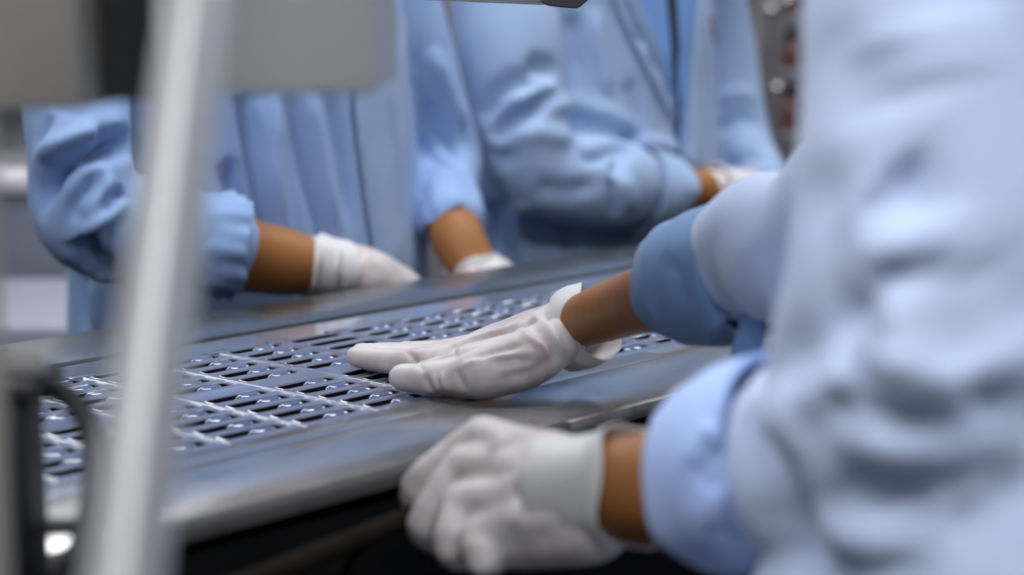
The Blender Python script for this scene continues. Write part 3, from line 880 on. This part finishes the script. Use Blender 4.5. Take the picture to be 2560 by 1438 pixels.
g3r = hand_glove('glove', [
    ([wriR3, ath(1330, 850, .036), ath(1215, 876, .025), ath(1115, 900, .0165)], [.0190, .0185, .0165, .0125]),
    ([wriR3, ath(1335, 838, .037), ath(1230, 864, .027), ath(1145, 888, .0175)], [.0190, .0180, .0155, .012]),
    ([ath(1425, 803, .050), ath(1345, 824, .038), ath(1250, 852, .028), ath(1175, 876, .0175)], [.0185, .0165, .0145, .0115]),
    ([ath(1425, 800, .050), ath(1350, 818, .038), ath(1265, 843, .028), ath(1200, 866, .0165)], [.0175, .0155, .0135, .011]),
    ([ath(1112, 901, .0165), ath(1015, 906, .0120), ath(950, 901, .0105), ath(892, 891, .0095)], [.0120, .0102, .0098, .0088]),
    ([ath(1145, 890, .0170), ath(1035, 893, .0125), ath(960, 889, .0105), ath(903, 883, .0092)], [.0115, .0100, .0095, .0085]),
    ([ath(1175, 878, .0170), ath(1070, 884, .0120), ath(1005, 883, .0100), ath(940, 881, .0088)], [.0112, .0096, .0090, .0080]),
    ([ath(1200, 866, .0160), ath(1110, 875, .0115), ath(1065, 876, .0095), ath(1010, 876, .0085)], [.0105, .0090, .0084, .0076]),
    ([ath(1405, 850, .040), ath(1310, 900, .0285), ath(1215, 931, .0205), ath(1110, 944, .0140), ath(1050, 945, .0118), ath(1006, 944, .0105)], [.0185, .0220, .0198, .0138, .0116, .0104]),
    ([ath(1300, 890, .030), ath(1190, 905, .022), ath(1110, 920, .0150), ath(1060, 925, .0125)], [.018, .0150, .0105, .0075])], .0021,
    [([(1010, 870), (1060, 930)], .003, -.0012), ([(1130, 860), (1140, 900)], .003, -.001), ([(1060, 935), (1075, 975)], .003, -.0014), ([(1100, 930), (1118, 980)], .003, .0012), ([(1140, 925), (1160, 970)], .003, -.0012), ([(1080, 935), (1095, 978)], .0025, .001),
     ([(1180, 905), (1240, 880), (1310, 860)], .004, -.0018), ([(1150, 915), (1220, 893), (1300, 885)], .003, .0014), ([(1230, 905), (1290, 900), (1350, 905)], .004, -.0014),
     ([(1310, 800), (1360, 845), (1400, 900)], .004, -.0022), ([(1330, 780), (1380, 830), (1415, 890)], .0035, .0020), ([(1290, 815), (1330, 850), (1380, 880)], .0035, .0016), ([(1345, 770), (1395, 830), (1425, 880)], .0035, -.002),
     ([(1180, 845), (1260, 825), (1330, 800)], .004, .0012), ([(1160, 855), (1230, 840), (1300, 822)], .003, -.001), ([(1250, 950), (1330, 930), (1400, 890)], .005, -.0014)])
gax = (wriR3 - atv(1330, 850, .93)).normalized()
def corner(a, s):
    d1 = (a - 2.75) % (2 * PI); d1 = min(d1, 2 * PI - d1)
    g = math.exp(-(d1 / .38) ** 2)
    return (1 + .10 * g * s + .025 * math.sin(3 * a + 1) + .02 * math.sin(7 * a + 2 * s), .006 * math.sin(2 * a + .5) * s + .004 * g * s)
gc3r = shell('glove_cuff', [atv(1394, 838, .906), atv(1415, 834, .900), atv(1450, 818, .889), atv(1486, 803, .878)], [.0225, .0285, .0305, .0290], 'glove_cuff', wave=corner, thick=.0012)
g3l = hand_glove('glove', [
    ([wriL3, at(1390, 1185, 1.075), at(1205, 1090, 1.13)], [.0270, .0235, .0125]),
    ([wriL3, at(1370, 1205, 1.068), at(1160, 1170, 1.112)], [.0270, .0220, .0130]),
    ([wriL3, at(1370, 1250, 1.060), at(1160, 1262, 1.087)], [.0270, .0220, .0130]),
    ([wriL3, at(1380, 1295, 1.050), at(1205, 1342, 1.064)], [.0260, .0220, .0125]),
    ([at(1300, 1150, 1.095), at(1290, 1330, 1.062)], [.0200, .0190]),
    ([at(1205, 1090, 1.13), at(1042, 1218, 1.135), at(1085, 1275, 1.16), at(1150, 1260, 1.165)], [.0122, .0106, .0092, .0080]),
    ([at(1160, 1170, 1.112), at(1062, 1310, 1.105), at(1115, 1350, 1.135), at(1180, 1320, 1.14)], [.0126, .0106, .0094, .0080]),
    ([at(1160, 1262, 1.087), at(1125, 1372, 1.07), at(1180, 1385, 1.10), at(1230, 1345, 1.115)], [.0124, .0104, .0092, .0080]),
    ([at(1205, 1342, 1.064), at(1200, 1398, 1.05), at(1250, 1390, 1.075), at(1290, 1350, 1.09)], [.0118, .0096, .0086, .0076]),
    ([at(1480, 1190, 1.08), at(1350, 1170, 1.13), at(1230, 1190, 1.165), at(1150, 1215, 1.18)], [.018, .016, .0120, .0098]),
    ([at(1480, 1310, 1.04), at(1300, 1345, 1.06)], [.022, .018])], .0026,
    [([(1290, 1130), (1380, 1170), (1460, 1190)], .006, -.0015), ([(1270, 1220), (1340, 1235), (1400, 1230)], .006, -.002), ([(1260, 1300), (1330, 1310), (1400, 1290)], .006, .0015)])
gc3l = shell('glove_cuff', [at(1400, 1232, 1.06), at(1450, 1228, 1.05), at(1520, 1222, 1.04), at(1580, 1216, 1.03)], [.0320, .0305, .0315, .0345], 'glove_cuff', wave=ruffle(4, .03, .02, 31, .005), thick=.0013)
assemble(P3, kids3 + [(coat3, [cu4, cu5, tab]), (g3r, [gc3r]), (g3l, [gc3l])], m(u3, v3, 0))

# ------------------------------------------------------------------ things in front
# tilted square post
pt = at(492, 0, .70); pb = at(312, 1438, .60)
d = (pt - pb).normalized()
floor_pt = pb - d * (pb.z / d.z)
top_pt = pt + d * ((1.62 - pt.z) / d.z)
post = empty('guard_post', (floor_pt.x, floor_pt.y, 0))
def along(p0, p1, w, name, material, turn=0.0, bevel=.003, w2=None):
    a = (p1 - p0); L = a.length; t = a.normalized()
    n = Vector((1, 0, 0)); n = (n - t * n.dot(t)).normalized(); b = t.cross(n)
    N = n * math.cos(turn) + b * math.sin(turn); B = -n * math.sin(turn) + b * math.cos(turn)
    w2 = w2 or w
    return make_box(name, (-w / 2, -w2 / 2, 0), (w / 2, w2 / 2, L), material, lambda x, y, z: p0 + N * x + B * y + t * z, bevel, 3)
tube_o = along(floor_pt, top_pt, .0205, 'square_tube', 'alu', math.radians(54), .0035)
flange = make_box('foot_plate', (floor_pt.x - .05, floor_pt.y - .05, 0), (floor_pt.x + .05, floor_pt.y + .05, .008), 'alu', None, .002)
tag(post, 'tilted square aluminium post standing in front of the machine', 'post')
assemble(post, [tube_o, flange])

# second post at the very left
p2b = at(-22, 1000, .72); p2 = empty('guard_post', (p2b.x, p2b.y, 0))
t2 = along(Vector((p2b.x, p2b.y, 0)), Vector((p2b.x, p2b.y, RZ - .4)), .010, 'square_tube', 'hood_warm', .2, .002)
f2 = make_box('foot_plate', (p2b.x - .04, p2b.y - .04, 0), (p2b.x + .04, p2b.y + .04, .008), 'hood_warm', None, .002)
tag(p2, 'thin taupe upright post at the left edge beside the grey hood', 'post')
assemble(p2, [t2, f2])

# grey hood hung over the near left corner
hz = at(700, 236, .88).z
def hx(px, d=.88): return at(px, 236, d).x
yy = at(700, 236, .88).y
hood = empty('machine_hood', (hx(500), yy, hz))
ha = make_box('panel', (hx(380), yy, hz), (hx(943), yy + .16, 1.75), 'hood', None, .003)
hb = make_box('panel', (hx(-1100), yy - .02, hz - .006), (hx(228), yy + .14, 1.75), 'hood_warm', None, .003)  # lengthened out of view to shield the fist from a lamp
hc_ = make_box('bracket', (hx(225), yy + .02, hz - .004), (hx(385), yy + .12, 1.75), 'bracket', None, .002)
hd = make_box('hanger', (hx(300) - .02, yy + .05, 1.74), (hx(300) + .02, yy + .09, RZ), 'bracket', None, .002)
tag(hood, 'grey sheet metal hood hanging over the machine, crossed by the tilted post', 'machine hood')
assemble(hood, [ha, hb, hc_, hd])

# sensor arm over the sheet
e0 = at(1180, -14, 1.47); e1 = at(1366, -6, 1.50)
dd = (e1 - e0).normalized()
arm = empty('overhead_arm', e0 - dd * .16 + Vector((0, 0, RZ - e0.z)))
a1 = along(e0 - dd * .20, e1, .011, 'bar', 'arm', 0.0, .0012)
bm = bmesh.new()
cp = [(1355, 8), (1372, 15), (1432, 21), (1447, 20), (1485, -12), (1480, -45), (1355, -50)]
w0 = [bm.verts.new(at(x, y, 1.488)) for x, y in cp]; w1 = [bm.verts.new(at(x, y, 1.512)) for x, y in cp]
bm.faces.new(w0); bm.faces.new(w1[::-1])
for k in range(len(cp)):
    bm.faces.new((w0[k], w1[k], w1[(k + 1) % len(cp)], w0[(k + 1) % len(cp)]))
bmesh.ops.recalc_face_normals(bm, faces=bm.faces)
bmesh.ops.bevel(bm, geom=bm.edges[:], offset=.0008, segments=2, affect='EDGES')
a2 = from_bm('end_cap', bm, 'cap', 40)
q = e0 - dd * .17
a3 = make_box('drop_rod', (q.x - .006, q.y - .006, q.z), (q.x + .006, q.y + .006, RZ), 'arm', None, .002)
tag(arm, 'silver bar with a black end cap reaching in over the blister sheet', 'overhead arm')
assemble(arm, [a1, a2, a3])

# valve unit on the near left of the deck
vb = atz(40, 1480, DECK)
valve = empty('valve_unit', vb)
def vbox(name, px0, px1, py0, py1, d0, d1, material, bevel=.003):
    a = at(px0, py1, d0); b = at(px1, py0, d0)
    return make_box(name, (a.x, a.y, max(DECK, a.z)), (b.x, a.y + (d1 - d0), b.z), material, None, bevel)
k1 = vbox('body', -70, 68, 1010, 1500, .93, .98, 'valve', .004)
k2 = vbox('clamp', -70, 100, 955, 1020, .925, .985, 'rubber', .006)
bm = bmesh.new()
kc = at(25, 912, .95)
tube(bm, [kc + Vector((-.03, 0, 0)), kc + Vector((.010, 0, 0))], [.0095, .0085], 24, curve=2)
k3 = from_bm('knob', bm, 'plastic_grey', 60)
k4 = vbox('bar', -60, 180, 1312, 1342, .945, .96, 'rubber', .001)
k5 = vbox('fitting', -40, 8, 1180, 1300, .922, .935, 'brass', .003)
tag(valve, 'dark valve unit with a pale knob standing on the near left of the machine bed', 'valve')
assemble(valve, [k1, k2, k3, k4, k5])
bm = bmesh.new()
hp = [(60, 975), (110, 968), (160, 985), (205, 1030), (232, 1100), (236, 1180), (226, 1270), (205, 1350), (170, 1420), (150, 1500)]
hdep = [.955, .955, .95, .945, .94, .935, .93, .928, .926, .93]
tube(bm, [at(x, y, dpt) for (x, y), dpt in zip(hp, hdep)], [.0058] * len(hp), 16, curve=6)
hose = from_bm('hose', bm, 'rubber', 60)
tag(hose, 'black hose looping from the valve unit down past the post', 'hose')
assemble(hose, [], at(150, 1500, .93))

# bar below the near edge that the fist holds
bm = bmesh.new()
b0 = at(520, 1497, .99); b1 = at(1010, 1299, 1.125); bd = (b1 - b0).normalized()
tube(bm, [b0 - bd * .3, b0, b1, b1 + bd * .16], [.0065] * 4, 16)
hb_ = from_bm('handle_bar', bm, 'bronze', 60)
tag(hb_, 'dark brown bar below the near edge of the machine, running into the gloved fist', 'bar')
brk = []
for s in (.02, .40):
    p = b0 - bd * .27 + bd * s * 1.0
    q2 = p + m(0, .12, -.22)
    b2 = bmesh.new(); tube(b2, [p, q2], [.005, .005], 12); brk.append(from_bm('standoff', b2, 'bronze', 60))
assemble(hb_, brk, b0)

# ------------------------------------------------------------------ the back of the room
def wbox(name, px0, px1, zlo, zhi, y0, y1, material, bevel=.004):
    r0 = (px0 - 1280) / FPX * y0 * 1.0; r1 = (px1 - 1280) / FPX * y0
    return make_box(name, (r0, y0, zlo), (r1, y1, zhi), material, None, bevel)
zw = CAM_Z + ray(50, 440).z * 3.3; zw2 = CAM_Z + ray(50, 482).z * 3.3
cabo = empty('side_cabinet', at(-100, 700, 3.5) * 1.0); cabo.location.z = 0
c1 = wbox('body', -520, 330, 0.0, zw2, 3.31, 3.8, 'cabinet')
c2 = wbox('worktop', -540, 345, zw2, zw, 3.28, 3.82, 'white_top', .008)
c3 = wbox('door', -420, -40, 0.1, zw2 - .03, 3.295, 3.312, 'cabinet', .003)
c4 = wbox('door', -20, 300, 0.1, zw2 - .03, 3.295, 3.312, 'cabinet', .003)
tag(cabo, 'slate grey cabinet with a white worktop behind the worker on the left', 'cabinet')
assemble(cabo, [c1, c2, c3, c4])
zb = CAM_Z + ray(80, 822).z * 2.75
ben = empty('low_bench', (-.75, 2.95, 0))
d1 = wbox('bench_top', -420, 260, zb - .04, zb, 2.72, 3.2, 'bench_top', .006)
bx0, bx1 = (-420 - 1280) / FPX * 2.72, (260 - 1280) / FPX * 2.72
legs_ = [make_box('leg', (x, y, 0), (x + .05, y + .05, zb - .04), 'cabinet', None, .003) for x in (bx0 + .03, bx1 - .08) for y in (2.75, 3.12)]
tag(ben, 'low bench with a pale top in front of the slate grey cabinet', 'bench')
assemble(ben, [d1] + legs_)
gl = empty('glass_cabinet', (-.9, 3.5, zw))
g0 = wbox('carcass', -500, 320, zw + .001, 1.32, 3.48, 3.75, 'hood', .004)
g1 = wbox('glass_door', -480, 300, zw + .03, 1.29, 3.465, 3.48, 'dark_glass', .002)
tag(gl, 'dark glass fronted cabinet standing on the white worktop', 'glass cabinet')
assemble(gl, [g0, g1])

# rack of bottles on the right
ry = 3.55
def rx(px, y=ry): return (px - 1280) / FPX * y
def rz(py, y=ry): return CAM_Z + ray(1950, py).z * y
rack = empty('storage_rack', (rx(2080), ry + .2, 0))
SH = [rz(960), rz(640), rz(330), rz(172), rz(32), rz(-150), rz(-360)]
rp = []
for px in (1905, 2330):
    for y in (ry, ry + .36):
        bm = bmesh.new(); tube(bm, [Vector((rx(px), y, 0)), Vector((rx(px), y, 2.0))], [.016, .016], 20)
        rp.append(from_bm('upright', bm, 'rack', 60))
for z in SH:
    rp.append(make_box('shelf', (rx(1895), ry - .01, z - .012), (rx(2340), ry + .38, z), 'rack', None, .003))
for px, py in ((1919, 22), (1958, 2), (1936, 217)):  # chrome balls added to catch round lamp glints
    bm = bmesh.new(); ball(bm, Vector((rx(px), ry - .022, rz(py))), .009, seg=20)
    rp.append(from_bm('glint_ball', bm, 'chrome', 60))
for px in (1935,):
    bm = bmesh.new(); tube(bm, [Vector((rx(px), ry - .012, .3)), Vector((rx(px), ry - .012, 2.0))], [.010, .010], 16)
    rp.append(from_bm('rail', bm, 'rack', 60))
tag(rack, 'grey steel rack of bottles behind the workers, right of the far pair', 'rack')
assemble(rack, rp)
def bottle():
    prof = [(0, .0), (0, .028), (.004, .031), (.062, .031), (.074, .024), (.080, .013), (.086, .013)]
    b = bmesh.new(); n = 20
    rr = [[b.verts.new((r * math.cos(2 * PI * k / n), r * math.sin(2 * PI * k / n), z)) for k in range(n)] for z, r in prof[1:]]
    for a, c in zip(rr, rr[1:]):
        for k in range(n): b.faces.new((a[k], a[(k + 1) % n], c[(k + 1) % n], c[k]))
    b.faces.new(rr[0][::-1]); b.faces.new(rr[-1])
    o = from_bm('bottle', b, 'bottle', 50)
    b = bmesh.new()
    bmesh.ops.create_cone(b, cap_ends=True, segments=20, radius1=.016, radius2=.015, depth=.018, matrix=Matrix.Translation((0, 0, .094)))
    c = from_bm('bottle_cap', b, 'bottle_cap', 40); c.parent = o
    return o
b0_ = bottle(); firstb = True
names = {0: 'bottom', 1: 'lowest', 2: 'second lowest', 3: 'middle', 4: 'upper'}
for si, z in enumerate(SH[1:5]):
    for j, px in enumerate((1990, 2085)):
        if firstb:
            o = b0_; firstb = False
        else:
            o = b0_.copy(); COL.objects.link(o)
            for ch in b0_.children:
                c = ch.copy(); COL.objects.link(c); c.parent = o
        hgt = (SH[si + 2] - z)
        s = min(1.0, (hgt - .03) / .103)
        o.scale = (1, 1, s)
        o.location = (rx(px), ry + .05, z)
        o['category'] = 'bottle'; o['group'] = 'bottles on the rack'
        o['label'] = 'small red-brown bottle with a dark cap on the steel rack behind the workers'
